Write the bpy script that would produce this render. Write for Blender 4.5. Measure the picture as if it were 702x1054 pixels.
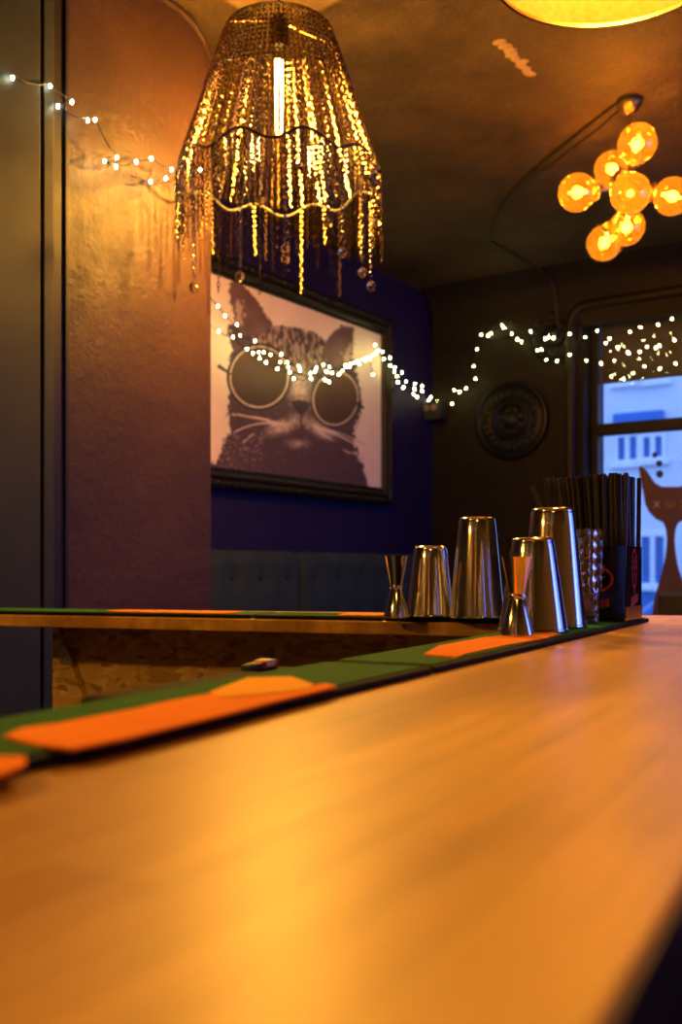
import bpy, bmesh, math, random
import numpy as np
from mathutils import Vector, Matrix
random.seed(7); np.random.seed(7)
for o in list(bpy.data.objects): bpy.data.objects.remove(o)
SC = bpy.context.scene; COL = SC.collection
PI = math.pi; EYE = 1.185; F = 1024.0; CX = 351.0; HY = 585.0; TOP = 1.10

# ------------------------------------------------------------------ camera, world, light, exposure
cam_d = bpy.data.cameras.new('camera'); cam = bpy.data.objects.new('camera', cam_d); COL.objects.link(cam)
cam.location = (0, 0, EYE); cam.rotation_euler = (PI/2, 0, 0)
cam_d.sensor_fit = 'VERTICAL'; cam_d.sensor_height = 36; cam_d.sensor_width = 24; cam_d.lens = 36*F/1054
cam_d.shift_y = (HY-527)/1054; cam_d.clip_start = 0.01
cam_d.dof.use_dof = True; cam_d.dof.focus_distance = 1.35; cam_d.dof.aperture_fstop = 5.6
SC.camera = cam
SC.view_settings.view_transform = 'Standard'; SC.view_settings.look = 'None'
SC.view_settings.exposure = 0.0; SC.view_settings.gamma = 1.0; SC.view_settings.use_curve_mapping = False
W = bpy.data.worlds.new('dusk_sky'); SC.world = W; W.use_nodes = True
W.node_tree.nodes['Background'].inputs[0].default_value = (0.28, 0.46, 1.0, 1)
W.node_tree.nodes['Background'].inputs[1].default_value = 2.3
SC.cycles.max_bounces = 8; SC.cycles.diffuse_bounces = 3; SC.cycles.glossy_bounces = 4
SC.cycles.transparent_max_bounces = 24; SC.cycles.transmission_bounces = 6
SC.cycles.sample_clamp_indirect = 4.0; SC.cycles.caustics_refractive = False; SC.cycles.caustics_reflective = False

def lamp(kind, name, loc, power, color, size=0.05, rot=None, sy=None, parent=None):
    d = bpy.data.lights.new(name, kind); d.energy = power; d.color = color
    if kind == 'POINT': d.shadow_soft_size = size
    if kind == 'AREA':
        d.shape = 'RECTANGLE'; d.size = size; d.size_y = sy
    o = bpy.data.objects.new(name, d); COL.objects.link(o); o.location = loc
    if rot: o.rotation_euler = rot
    if parent: o.parent = parent
    return o
WARM = (1.0, 0.45, 0.05)

# room frame: s runs along the back wall to the right, t runs from the back wall toward the camera
AV = Vector((697, 1024)).normalized(); BV = Vector((AV.y, -AV.x)); C0 = Vector((0.5196, 5.66))
RANG = math.atan2(BV.y, BV.x)
RM = Matrix.Translation((C0.x, C0.y, 0)) @ Matrix.Rotation(RANG, 4, 'Z')      # local (s, -t, h)
def R(s, t, h=0.0):
    p = C0 + BV*s - AV*t
    return Vector((p.x, p.y, h))
def ray(px, py): return Vector(((px-CX)/F, 1.0, (HY-py)/F))
def hit_s(px, py, s):      # ray against a plane parallel to the left wall
    d = ray(px, py); a = Vector((d.x, 1.0))
    y = (s + C0.dot(BV))/a.dot(BV)
    return Vector((d.x*y, y, EYE+d.z*y))
def hit_t(px, py, t):      # ray against a plane parallel to the back wall
    d = ray(px, py); a = Vector((d.x, 1.0))
    y = (C0.dot(AV)-t)/a.dot(AV)
    return Vector((d.x*y, y, EYE+d.z*y))
def hit_z(px, py, z):
    d = ray(px, py); y = (z-EYE)/d.z
    return Vector((d.x*y, y, z))
def at(px, py, y): return Vector(((px-CX)/F*y, y, EYE+(HY-py)/F*y))
def st(p): q = Vector((p.x, p.y))-C0; return q.dot(BV), -q.dot(AV)
# bar frame: x across the main counter, y along it
DV = Vector((544, 1024)).normalized(); NV = Vector((DV.y, -DV.x)); BANG = math.atan2(NV.y, NV.x)
def B(n, d, h=0.0):
    p = NV*n + DV*d
    return Vector((p.x, p.y, h))
def nd(p): q = Vector((p.x, p.y)); return q.dot(NV), q.dot(DV)

# added blue area light at an unseen window put into the right wall
SW = 4.4                                    # room width
la = lamp('AREA', 'added_window_light', R(SW+0.12, 1.7, 1.75), 30, (0.04, 0.07, 1.0), 2.2, None, 1.3)
la.rotation_euler = (Matrix.Rotation(RANG, 3, 'Z') @ Matrix.Rotation(PI/2, 3, 'Y')).to_euler()
la.rotation_euler = Vector((-BV.x, -BV.y, -0.12)).to_track_quat('-Z', 'Y').to_euler()

# ------------------------------------------------------------------ mesh helpers
class MB:
    def __init__(s): s.v = []; s.f = []; s.m = []
    def add(s, vs, fs, mat=0):
        k = len(s.v); s.v += [tuple(v) for v in vs]; s.f += [tuple(i+k for i in f) for f in fs]; s.m += [mat]*len(fs); return s
    def box(s, a, b, M=None, mat=0):
        x0, y0, z0 = a; x1, y1, z1 = b
        v = [Vector(p) for p in ((x0,y0,z0),(x1,y0,z0),(x1,y1,z0),(x0,y1,z0),(x0,y0,z1),(x1,y0,z1),(x1,y1,z1),(x0,y1,z1))]
        if M: v = [M @ p for p in v]
        return s.add(v, [(0,3,2,1),(4,5,6,7),(0,1,5,4),(1,2,6,5),(2,3,7,6),(3,0,4,7)], mat)
    def prism(s, pts, off, mat=0):      # polygon (3D points) pushed along a vector
        n = len(pts); off = Vector(off)
        v = [Vector(p) for p in pts] + [Vector(p)+off for p in pts]
        f = [tuple(range(n)), tuple(range(2*n-1, n-1, -1))] + [(i, i+n, (i+1) % n+n, (i+1) % n) for i in range(n)]
        return s.add(v, f, mat)
    def lathe(s, prof, seg=32, M=None, mat=0, cap=False):
        v = []; f = []
        for r, z in prof:
            for k in range(seg):
                a = 2*PI*k/seg; p = Vector((r*math.cos(a), r*math.sin(a), z))
                v.append(M @ p if M else p)
        for i in range(len(prof)-1):
            for k in range(seg):
                k2 = (k+1) % seg; f.append((i*seg+k, i*seg+k2, (i+1)*seg+k2, (i+1)*seg+k))
        if cap:
            f.append(tuple(range(seg-1, -1, -1))); b = (len(prof)-1)*seg; f.append(tuple(range(b, b+seg)))
        return s.add(v, f, mat)
    def tube(s, pts, r, seg=6, closed=False, mat=0):
        pts = [Vector(p) for p in pts]; n = len(pts); v = []; f = []; up = None
        for i, p in enumerate(pts):
            if closed: t = pts[(i+1) % n]-pts[i-1]
            else: t = pts[min(i+1, n-1)]-pts[max(i-1, 0)]
            t.normalize()
            if up is None: up = Vector((0,0,1)) if abs(t.z) < .9 else Vector((1,0,0))
            u = (up - t*up.dot(t)); 
            if u.length < 1e-5: u = t.orthogonal()
            u.normalize(); w = t.cross(u); up = u
            rr = r[i] if isinstance(r, (list, tuple)) else r
            for k in range(seg):
                a = 2*PI*k/seg; v.append(p + u*math.cos(a)*rr + w*math.sin(a)*rr)
        m = n if closed else n-1
        for i in range(m):
            j = (i+1) % n
            for k in range(seg):
                k2 = (k+1) % seg; f.append((i*seg+k, i*seg+k2, j*seg+k2, j*seg+k))
        if not closed:
            f.append(tuple(range(seg-1, -1, -1))); f.append(tuple(range((n-1)*seg, n*seg)))
        return s.add(v, f, mat)
    def ball(s, c, r, seg=12, rings=8, M=None, sc=(1,1,1), mat=0):
        prof = []; 
        T = Matrix.Translation(c) @ (M if M else Matrix.Identity(4)) @ Matrix.Diagonal((r*sc[0], r*sc[1], r*sc[2], 1))
        for i in range(rings+1):
            a = PI*i/rings; prof.append((max(math.sin(a), 1e-4), -math.cos(a)))
        return s.lathe(prof, seg, T, mat)
    def build(s, name, mat, parent=None, smooth=False, bevel=0, loc=None, matrix=None, local=None):
        vs = s.v
        if local is not None:
            inv = local.inverted(); vs = [tuple(inv @ Vector(p)) for p in vs]
        me = bpy.data.meshes.new(name); me.from_pydata(vs, [], s.f); 
        mats = mat if isinstance(mat, (list, tuple)) else [mat]
        for m in mats: me.materials.append(m)
        if len(mats) > 1: me.polygons.foreach_set('material_index', s.m)
        bm = bmesh.new(); bm.from_mesh(me); bmesh.ops.recalc_face_normals(bm, faces=bm.faces); bm.to_mesh(me); bm.free()
        if smooth:
            me.polygons.foreach_set('use_smooth', [True]*len(me.polygons))
            if hasattr(me, 'set_sharp_from_angle'): me.set_sharp_from_angle(angle=math.radians(40))
        o = bpy.data.objects.new(name, me); COL.objects.link(o)
        if local is not None: o.matrix_world = local
        if matrix is not None: o.matrix_world = matrix
        if loc is not None: o.location = loc
        if parent: o.parent = parent
        if bevel:
            b = o.modifiers.new('bevel', 'BEVEL'); b.width = bevel; b.segments = 2; b.limit_method = 'ANGLE'
        return o
def tag(o, label=None, cat=None, group=None, kind=None):
    if label: o['label'] = label
    if cat: o['category'] = cat
    if group: o['group'] = group
    if kind: o['kind'] = kind
    return o
def thing(name, label, cat, loc=(0,0,0), rotz=0, group=None):
    o = bpy.data.objects.new(name, None); COL.objects.link(o); o.location = loc; o.rotation_euler = (0,0,rotz)
    o.empty_display_size = .05
    return tag(o, label, cat, group)
def struct(o): o['kind'] = 'structure'; return o
def copy_tree(o, parent=None):
    c = o.copy(); COL.objects.link(c)
    if parent: c.parent = parent
    for ch in list(o.children): copy_tree(ch, c)
    return c
def linear(c): return tuple(((x/255)/12.92 if x/255 <= .04045 else ((x/255+.055)/1.055)**2.4) for x in c)

# ------------------------------------------------------------------ materials
class NT:
    def __init__(s, name):
        s.m = bpy.data.materials.new(name); s.m.use_nodes = True; s.t = s.m.node_tree
        s.b = s.t.nodes['Principled BSDF']; s.out = s.t.nodes['Material Output']
    def n(s, typ, **kw):
        x = s.t.nodes.new(typ)
        for k, v in kw.items():
            if k.startswith('i_'):
                key = k[2:].replace('_', ' ')
                x.inputs[int(key) if key.isdigit() else key].default_value = v
            else: setattr(x, k, v)
        return x
    def l(s, a, b): s.t.links.new(a, b)
    def coord(s, scale=(1,1,1), rot=(0,0,0)):
        t = s.n('ShaderNodeTexCoord'); m = s.n('ShaderNodeMapping'); m.inputs['Scale'].default_value = scale; m.inputs['Rotation'].default_value = rot
        s.l(t.outputs['Object'], m.inputs['Vector']); return m.outputs[0]
    def noise(s, vec, scale, detail=4, rough=.55):
        x = s.n('ShaderNodeTexNoise'); x.inputs['Scale'].default_value = scale; x.inputs['Detail'].default_value = detail; x.inputs['Roughness'].default_value = rough
        s.l(vec, x.inputs['Vector']); return x.outputs['Fac']
    def ramp(s, fac, stops):
        r = s.n('ShaderNodeValToRGB'); e = r.color_ramp.elements
        e[0].position, e[0].color = stops[0][0], (*stops[0][1], 1); e[1].position, e[1].color = stops[-1][0], (*stops[-1][1], 1)
        for p, c in stops[1:-1]: q = e.new(p); q.color = (*c, 1)
        s.l(fac, r.inputs[0]); return r.outputs[0]
    def mix(s, fac, a, b, mode='MIX'):
        x = s.n('ShaderNodeMix', data_type='RGBA', blend_type=mode)
        if isinstance(fac, (int, float)): x.inputs[0].default_value = fac
        else: s.l(fac, x.inputs[0])
        for i, c in ((6, a), (7, b)):
            if isinstance(c, tuple): x.inputs[i].default_value = (*c, 1)
            else: s.l(c, x.inputs[i])
        return x.outputs[2]
    def bump(s, h, strength=.3, dist=.01):
        x = s.n('ShaderNodeBump'); x.inputs['Strength'].default_value = strength; x.inputs['Distance'].default_value = dist
        s.l(h, x.inputs['Height']); s.l(x.outputs[0], s.b.inputs['Normal'])
    def col(s, c):
        if isinstance(c, tuple): s.b.inputs['Base Color'].default_value = (*c, 1)
        else: s.l(c, s.b.inputs['Base Color'])
def simple(name, c, rough=.5, metal=0.0, bump=None, var=.15, vs=20, emis=None, coat=0, spec=None):
    t = NT(name); v = t.coord()
    nz = t.noise(v, vs)
    t.col(t.ramp(nz, [(0.3, tuple(x*(1-var) for x in c)), (0.7, tuple(min(1, x*(1+var)) for x in c))]))
    t.b.inputs['Roughness'].default_value = rough; t.b.inputs['Metallic'].default_value = metal
    if coat: t.b.inputs['Coat Weight'].default_value = coat; t.b.inputs['Coat Roughness'].default_value = .15
    if spec is not None: t.b.inputs['Specular IOR Level'].default_value = spec
    if bump: t.bump(t.noise(v, bump[0], 6), bump[1], bump[2])
    if emis: t.b.inputs['Emission Color'].default_value = (*emis[0], 1); t.b.inputs['Emission Strength'].default_value = emis[1]
    return t.m
def plaster(name, c1, c2, rough, bs=9, bd=.02, fine=True):
    t = NT(name); v = t.coord()
    a = t.noise(v, 2.2, 6, .65); b = t.noise(v, 45, 5, .7); g = t.noise(v, bs, 7, .7)
    t.col(t.mix(b, t.ramp(a, [(.35, c1), (.65, c2)]), c1))
    t.b.inputs['Roughness'].default_value = rough; t.b.inputs['Specular IOR Level'].default_value = .22
    mx = t.n('ShaderNodeMath', operation='MULTIPLY_ADD'); mx.inputs[1].default_value = .25; t.l(b, mx.inputs[0]); t.l(g, mx.inputs[2])
    t.bump(mx.outputs[0], .55, bd); return t.m
M = {}
M['wall'] = plaster('dark_brown_plaster', (.010,.007,.006), (.020,.013,.009), .55)
M['pier'] = plaster('bronze_brown_plaster', (.026,.012,.014), (.060,.027,.020), .5, 9, .012)
M['leftwall'] = plaster('blue_wash_plaster', (.012,.007,.050), (.018,.010,.070), .5)  # violet tone puts the blue window wash into the wall colour
M['ceiling'] = plaster('smoky_brown_ceiling', (.030,.020,.011), (.15,.095,.040), .55, 3.5, .05)
M['rear'] = plaster('rear_plaster', (.28,.22,.16), (.40,.32,.24), .6)
M['trimdark'] = simple('dark_trim_paint', (.010,.006,.006), .5, bump=(60,.2,.002), spec=.25)
M['blackdoor'] = simple('satin_black_paint', (.014,.019,.020), .6, bump=(160,.3,.001), spec=.25)
M['black'] = simple('matt_black', (.012,.012,.013), .55)
M['blackgloss'] = simple('gloss_black', (.008,.008,.009), .16)
M['rubber'] = simple('black_rubber', (.010,.009,.009), .8, spec=.2, bump=(200,.4,.001))
M['frame'] = simple('carved_black_wood', (.007,.006,.007), .45, bump=(50,.6,.004), spec=.3)
M['blackmetal'] = simple('black_metal', (.03,.027,.024), .35, 1.0)
M['brass'] = simple('aged_brass', (.42,.26,.10), .3, 1.0)
M['steel'] = simple('polished_steel', (.90,.89,.87), .13, 1.0, var=.04)
M['copper'] = simple('copper_cup_inside', (.9,.42,.14), .2, 1.0)
M['darksteel'] = simple('chain_metal', (.24,.16,.085), .2, 1.0, vs=60, var=.4)
M['shadowchain'] = simple('shadowed_chain', (.055,.036,.020), .22, 1.0, vs=60, var=.4)  # darker copy of the chain metal, shade of the fringe in its colour
M['zinc'] = simple('zinc_plate', (.5,.52,.54), .4, .9)
M['cloth_shade'] = None
def floor_mat():
    t = NT('dark_floor_boards'); v = t.coord(rot=(0,0,-BANG))
    b = t.n('ShaderNodeTexBrick'); b.inputs['Scale'].default_value = 1; b.inputs['Brick Width'].default_value = 1.2; b.inputs['Row Height'].default_value = .12; b.inputs['Mortar Size'].default_value = .003
    b.inputs['Color1'].default_value = (.03,.018,.014,1); b.inputs['Color2'].default_value = (.045,.026,.02,1); b.inputs['Mortar'].default_value = (.005,.004,.004,1)
    t.l(v, b.inputs['Vector']); t.col(b.outputs[0]); t.b.inputs['Roughness'].default_value = .45
    return t.m
M['floor'] = floor_mat()
def wood_mat(name, ca, cb, cc, rot=0, edge=False):
    t = NT(name); v = t.coord(rot=(0,0,rot))
    # v.x along the staves
    b = t.n('ShaderNodeTexBrick'); b.offset = .37; b.inputs['Scale'].default_value = 1; b.inputs['Brick Width'].default_value = .34; b.inputs['Row Height'].default_value = .042
    b.inputs['Mortar Size'].default_value = .0004; b.inputs['Bias'].default_value = 0
    b.inputs['Color1'].default_value = (*ca,1); b.inputs['Color2'].default_value = (*cb,1); b.inputs['Mortar'].default_value = (*tuple(x*.8 for x in ca),1)
    t.l(v, b.inputs['Vector'])
    m = t.n('ShaderNodeMapping'); m.inputs['Scale'].default_value = (2.2, 38, 38); t.l(v, m.inputs['Vector'])
    g = t.noise(m.outputs[0], 1.6, 6, .6)
    c = t.mix(.75, b.outputs[0], t.ramp(g, [(.3, cc), (.5, (.95,.95,.95)), (.75, (1.1,1.06,1.0))]), 'MULTIPLY')
    m2 = t.n('ShaderNodeMapping'); m2.inputs['Scale'].default_value = (1.6, 7, 7); t.l(v, m2.inputs['Vector'])
    g2 = t.noise(m2.outputs[0], 1.5, 3, .5)
    c = t.mix(.5, c, t.ramp(g2, [(.40, (.42,.33,.24)), (.60, (1.35,1.35,1.35))]), 'MULTIPLY')
    t.col(c); r = t.n('ShaderNodeMapRange'); r.inputs['To Min'].default_value = .30; r.inputs['To Max'].default_value = .46; t.l(g2, r.inputs[0]); t.l(r.outputs[0], t.b.inputs['Roughness'])
    t.bump(g, .12, .001); return t.m
M['worktop'] = wood_mat('oiled_beech_staves', (.74,.43,.10), (.62,.33,.07), (.72,.66,.58), -(BANG+PI/2))
def osb_mat():
    t = NT('osb_board'); v = t.coord()
    m = t.n('ShaderNodeMapping'); m.inputs['Scale'].default_value = (1,1,2.2); t.l(v, m.inputs['Vector'])
    d = t.n('ShaderNodeTexNoise'); d.inputs['Scale'].default_value = 9; t.l(m.outputs[0], d.inputs['Vector'])
    mv = t.n('ShaderNodeVectorMath', operation='MULTIPLY_ADD'); mv.inputs[1].default_value = (.14,.14,.14); t.l(d.outputs['Color'], mv.inputs[0]); t.l(m.outputs[0], mv.inputs[2])
    a = t.n('ShaderNodeTexVoronoi'); a.inputs['Scale'].default_value = 42; t.l(mv.outputs[0], a.inputs['Vector'])
    g = t.noise(v, 5, 4)
    s = t.n('ShaderNodeSeparateColor'); t.l(a.outputs['Color'], s.inputs[0])
    c = t.ramp(s.outputs[0], [(0, (.36,.21,.07)), (.25, (.66,.43,.16)), (.7, (.78,.54,.22)), (1, (.86,.66,.32))])
    t.col(t.mix(.5, c, t.ramp(g, [(.35,(.6,.55,.45)),(.6,(1.1,1.1,1.1))]), 'MULTIPLY')); t.b.inputs['Roughness'].default_value = .6
    t.bump(s.outputs[0], .25, .002); return t.m
M['osb'] = osb_mat()
def pimple(name, c, c2, rough=.5):
    t = NT(name); v = t.coord()
    a = t.n('ShaderNodeTexVoronoi'); a.inputs['Scale'].default_value = 130; a.inputs['Randomness'].default_value = 0; t.l(v, a.inputs['Vector'])
    r = t.ramp(a.outputs['Distance'], [(.15,(1,1,1)),(.45,(0,0,0))])
    g = t.noise(v, 14, 4)
    t.col(t.mix(g, c, c2)); t.b.inputs['Roughness'].default_value = rough
    t.b.inputs['Specular IOR Level'].default_value = .2; t.bump(r, .9 if 'green' in name else .25, .003); return t.m
M['green'] = pimple('green_pimpled_rubber', (.006,.105,.028), (.010,.16,.04), .8)
M['orange'] = pimple('orange_printed_rubber', (.90,.20,.010), (.98,.30,.02), .85)
M['orangelight'] = pimple('light_orange_rubber', (.98,.50,.04), (.98,.42,.03), .85)
def velvet():
    t = NT('teal_velvet'); v = t.coord(); g = t.noise(v, 60, 5)
    t.col(t.ramp(g, [(.3,(.003,.012,.020)),(.7,(.006,.022,.034))])); t.b.inputs['Roughness'].default_value = .8
    t.b.inputs['Sheen Weight'].default_value = .08; t.b.inputs['Sheen Tint'].default_value = (.2,.5,.6,1); t.bump(g, .2, .001); return t.m
M['velvet'] = velvet()
def emit(name, c, s):
    t = NT(name); e = t.n('ShaderNodeEmission'); e.inputs[0].default_value = (*c,1); e.inputs[1].default_value = s; t.l(e.outputs[0], t.out.inputs[0]); return t.m
M['filament'] = emit('hot_filament', (1.0,.55,.16), 60)
M['globebulb'] = emit('globe_filament', (1.0,.55,.10), 26)
M['fairy'] = emit('fairy_led', (1.0,.95,.34), 130)
M['fairycool'] = emit('fairy_led_white', (.95,1.0,.66), 130)
def thin_glass(name, tint, gloss=.06, trans=None, rough=0.03, tr=.0):
    t = NT(name); T = t.n('ShaderNodeBsdfTransparent'); T.inputs[0].default_value = (*tint,1)
    G = t.n('ShaderNodeBsdfGlossy'); G.inputs['Roughness'].default_value = rough
    L = t.n('ShaderNodeLayerWeight'); L.inputs[0].default_value = .35
    m = t.n('ShaderNodeMath', operation='MULTIPLY_ADD'); m.inputs[1].default_value = .5; m.inputs[2].default_value = gloss; t.l(L.outputs['Fresnel'], m.inputs[0])
    X = t.n('ShaderNodeMixShader'); t.l(m.outputs[0], X.inputs[0]); t.l(T.outputs[0], X.inputs[1]); t.l(G.outputs[0], X.inputs[2])
    out = X.outputs[0]
    if trans:
        D = t.n('ShaderNodeBsdfTranslucent'); D.inputs[0].default_value = (*trans,1)
        Y = t.n('ShaderNodeMixShader'); Y.inputs[0].default_value = tr; t.l(out, Y.inputs[1]); t.l(D.outputs[0], Y.inputs[2]); out = Y.outputs[0]
    t.l(out, t.out.inputs[0]); return t.m
M['pane'] = thin_glass('window_glass', (.93,.96,1), .03)
M['amber'] = thin_glass('amber_glass', (1.0,.62,.16), .05, (1.0,.50,.06), .03, .05)
M['clearbulb'] = thin_glass('clear_bulb_glass', (1,.92,.75), .04)
def crystal_mat():
    t = NT('cut_crystal'); t.b.inputs['Base Color'].default_value = (1,.97,.92,1); t.b.inputs['Roughness'].default_value = .04
    t.b.inputs['Transmission Weight'].default_value = .95; t.b.inputs['IOR'].default_value = 1.5; return t.m
M['crystal'] = crystal_mat()
def shade_mat():
    t = NT('yellow_lamp_fabric'); v = t.coord(); g = t.noise(v, 90, 3)
    c = t.ramp(g, [(.3,(.40,.22,.07)),(.7,(.46,.28,.10))])
    D = t.n('ShaderNodeBsdfDiffuse'); T = t.n('ShaderNodeBsdfTranslucent'); t.l(c, D.inputs[0]); t.l(c, T.inputs[0])
    X = t.n('ShaderNodeMixShader'); X.inputs[0].default_value = .35; t.l(D.outputs[0], X.inputs[1]); t.l(T.outputs[0], X.inputs[2]); t.l(X.outputs[0], t.out.inputs[0]); return t.m
M['shade'] = shade_mat()

# ------------------------------------------------------------------ room shell
H = 2.735; TD = 8.2
def rbox(mb, s0, s1, t0, t1, h0, h1, mat=0): return mb.box((s0, -t1, h0), (s1, -t0, h1), RM, mat)
RL = RM
def wbuild(mb, name, mat, **k): return struct(mb.build(name, mat, local=RL, **k))
wbuild(rbox(MB(), -1.6, SW+.3, -.3, TD+.2, -.1, 0), 'floor', M['floor'])
wbuild(rbox(MB(), -1.6, SW+.3, -.3, TD+.2, H, H+.1), 'ceiling', M['ceiling'])
wbuild(rbox(MB(), -.2, 0, 0, 3.6, 0, H), 'wall_left', M['leftwall'])
wbuild(rbox(MB(), 0, .72, 3.4, 3.6, 0, H), 'wall_alcove', M['leftwall'])
wbuild(rbox(MB(), -1.6, SW+.3, TD, TD+.2, 0, H), 'wall_rear', M['rear'])
# back wall with the window opening
WS0, _ = st(hit_t(601, 450, 0)); WS1 = WS0+1.25; WH0, WH1 = .62, 2.50
mb = MB(); rbox(mb, -.2, WS0, -.3, 0, 0, H); rbox(mb, WS1, SW+.3, -.3, 0, 0, H); rbox(mb, WS0, WS1, -.3, 0, 0, WH0); rbox(mb, WS0, WS1, -.3, 0, WH1, H)
wbuild(mb, 'wall_back', M['wall'])
# right wall with the opening for the added window
T0, T1, G0, G1 = .7, 2.7, 1.05, 2.45
mb = MB(); rbox(mb, SW, SW+.25, 0, T0, 0, H); rbox(mb, SW, SW+.25, T1, TD, 0, H); rbox(mb, SW, SW+.25, T0, T1, 0, G0); rbox(mb, SW, SW+.25, T0, T1, G1, H)
wbuild(mb, 'wall_right', M['rear'])
# wall parallel to the picture wall, ending in the arched opening of the picture alcove
E = Vector((-.373, 2.85)); PSs = (E-C0).dot(BV); et = -(E-C0).dot(AV)
def pier_pt(px, py): p = hit_s(px, py, PSs); return st(p)[1], p.z
arch = [pier_pt(217, 90), pier_pt(216, 62), pier_pt(210, 42), pier_pt(199, 24), pier_pt(186, 11), pier_pt(170, 0), pier_pt(140, -14)]
et = arch[0][0]
prof = [(et, 0)] + arch + [(arch[-1][0], H), (TD, H), (TD, 0)]
MB().prism([R(PSs, t, h) for t, h in prof], R(-.16, 0)-R(0, 0)).build('wall_left_front', M['pier'], local=RL)['kind'] = 'structure'
mb = MB(); mb.tube([R(PSs+.002, t+.004, h) for t, h in arch], .010, 6); wbuild(mb, 'trim_1', M['pier'])
def tpx(px, s): return st(hit_s(px, 400, s))[1]
t64, t50, t45, t42 = tpx(64, PSs), tpx(50, PSs+.02), tpx(45, PSs+.04), tpx(42, PSs+.04)
mb = rbox(MB(), PSs+.001, PSs+.02, t64, t50+.01, 0, H); rbox(mb, PSs+.02, PSs+.026, t64, t64+.012, 0, H); wbuild(mb, 'trim_2', M['trimdark'], bevel=.002)
mb = rbox(MB(), PSs+.001, PSs+.04, t50, t45, 0, H); wbuild(mb, 'trim_3', M['blackdoor'], bevel=.003)
mb = rbox(MB(), PSs+.001, PSs+.04, t42, t42+1.0, 0, H); rbox(mb, PSs+.001, PSs+.02, t45-.01, t42+.01, 0, H)
wbuild(mb, 'door_1', M['blackdoor'], bevel=.003)
# coving strip over the back wall and a rounded head over the window
mb = MB(); prof = [(0, H-.30), (.012, H-.30), (.03, H-.24), (.035, H-.16), (.05, H-.09), (.10, H-.03), (.17, H-.001), (0, H-.001)]
mb.prism([R(0.02, t, h) for t, h in prof], R(SW-.02, 0)-R(0.02, 0)); wbuild(mb, 'trim_4', M['wall'], smooth=True)
mb = MB(); hd = []
for k in range(9):
    a = PI/2*k/8; hd.append((WS0+.06-.10*math.cos(a)-.02, WH1-.06+.10*math.sin(a)+.0))
pts = [R(s, .03, h) for s, h in [(WS0-.06, .62)]+hd+[(WS1+.03, WH1+.04)]]
mb.tube(pts, .028, 8); wbuild(mb, 'trim_5', M['trimdark'], smooth=True)
mb = MB(); rbox(mb, 0, .02, .01, 2.8, 0, .12); wbuild(mb, 'baseboard_left', M['trimdark'])
mb = MB(); rbox(mb, .02, SW, 0, .02, 0, .12); wbuild(mb, 'baseboard_back', M['trimdark'])

# window 1 in the back wall
def empty_struct(name, p):
    o = bpy.data.objects.new(name, None); COL.objects.link(o); o.location = p; return struct(o)
w1 = empty_struct('window_1', R(WS0, -.1, WH0)); w1.rotation_euler = (0,0,RANG)
def wpart(mb, name, mat, par, **k):
    Mw = par.matrix_basis.copy(); inv = Mw.inverted(); mb.v = [tuple(inv @ Vector(p)) for p in mb.v]
    return mb.build(name, mat, par, **k)
TT = -.13
gl, _ = st(hit_t(617, 400, TT)); bar1 = hit_t(618, 437, TT).z; bar0 = hit_t(618, 449, TT).z; gt = hit_t(618, 331, TT).z
mb = MB(); rbox(mb, WS0, gl, TT-.03, TT+.03, WH0, WH1); rbox(mb, WS1-.06, WS1, TT-.03, TT+.03, WH0, WH1)
rbox(mb, gl, WS1-.06, TT-.03, TT+.03, gt, WH1); rbox(mb, gl, WS1-.06, TT-.03, TT+.03, WH0, WH0+.07); rbox(mb, gl, WS1-.06, TT-.03, TT+.03, bar0, bar1)
wpart(mb, 'window_frame', M['trimdark'], w1, bevel=.006)
wpart(rbox(MB(), gl, WS1-.06, TT-.006, TT, WH0+.07, bar0), 'window_pane', M['pane'], w1)
wpart(rbox(MB(), gl, WS1-.06, TT-.006, TT, bar1, gt), 'window_pane', M['pane'], w1)
wpart(rbox(MB(), WS0, WS1, TT+.03, .05, WH0-.03, WH0+.005), 'window_sill', M['trimdark'], w1, bevel=.006)
M['blind'] = simple('brown_blind_cloth', (.10,.055,.035), .8, bump=(120,.3,.002))
bl = hit_t(618, 393, TT+.02).z
mb = rbox(MB(), gl+.005, WS1-.065, TT-.022, TT-.014, bl, gt); mb.tube([R(gl+.005, TT-.018, bl), R(WS1-.065, TT-.018, bl)], .008, 8)
wpart(mb, 'roller_blind', M['blind'], w1)
# added unseen window in the right wall, for the blue light: frame and glass
w2 = empty_struct('added_window', R(SW+.1, T0, G0)); w2.rotation_euler = (0,0,RANG)
mb = MB(); rbox(mb, SW+.02, SW+.08, T0, T0+.06, G0, G1); rbox(mb, SW+.02, SW+.08, T1-.06, T1, G0, G1); rbox(mb, SW+.02, SW+.08, T0, T1, G0, G0+.06); rbox(mb, SW+.02, SW+.08, T0, T1, G1-.06, G1)
rbox(mb, SW+.02, SW+.08, 1.67, 1.73, G0, G1); wpart(mb, 'window_frame', M['trimdark'], w2, bevel=.005)
wpart(rbox(MB(), SW+.045, SW+.05, T0+.06, T1-.06, G0+.06, G1-.06), 'window_pane', M['pane'], w2)

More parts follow.
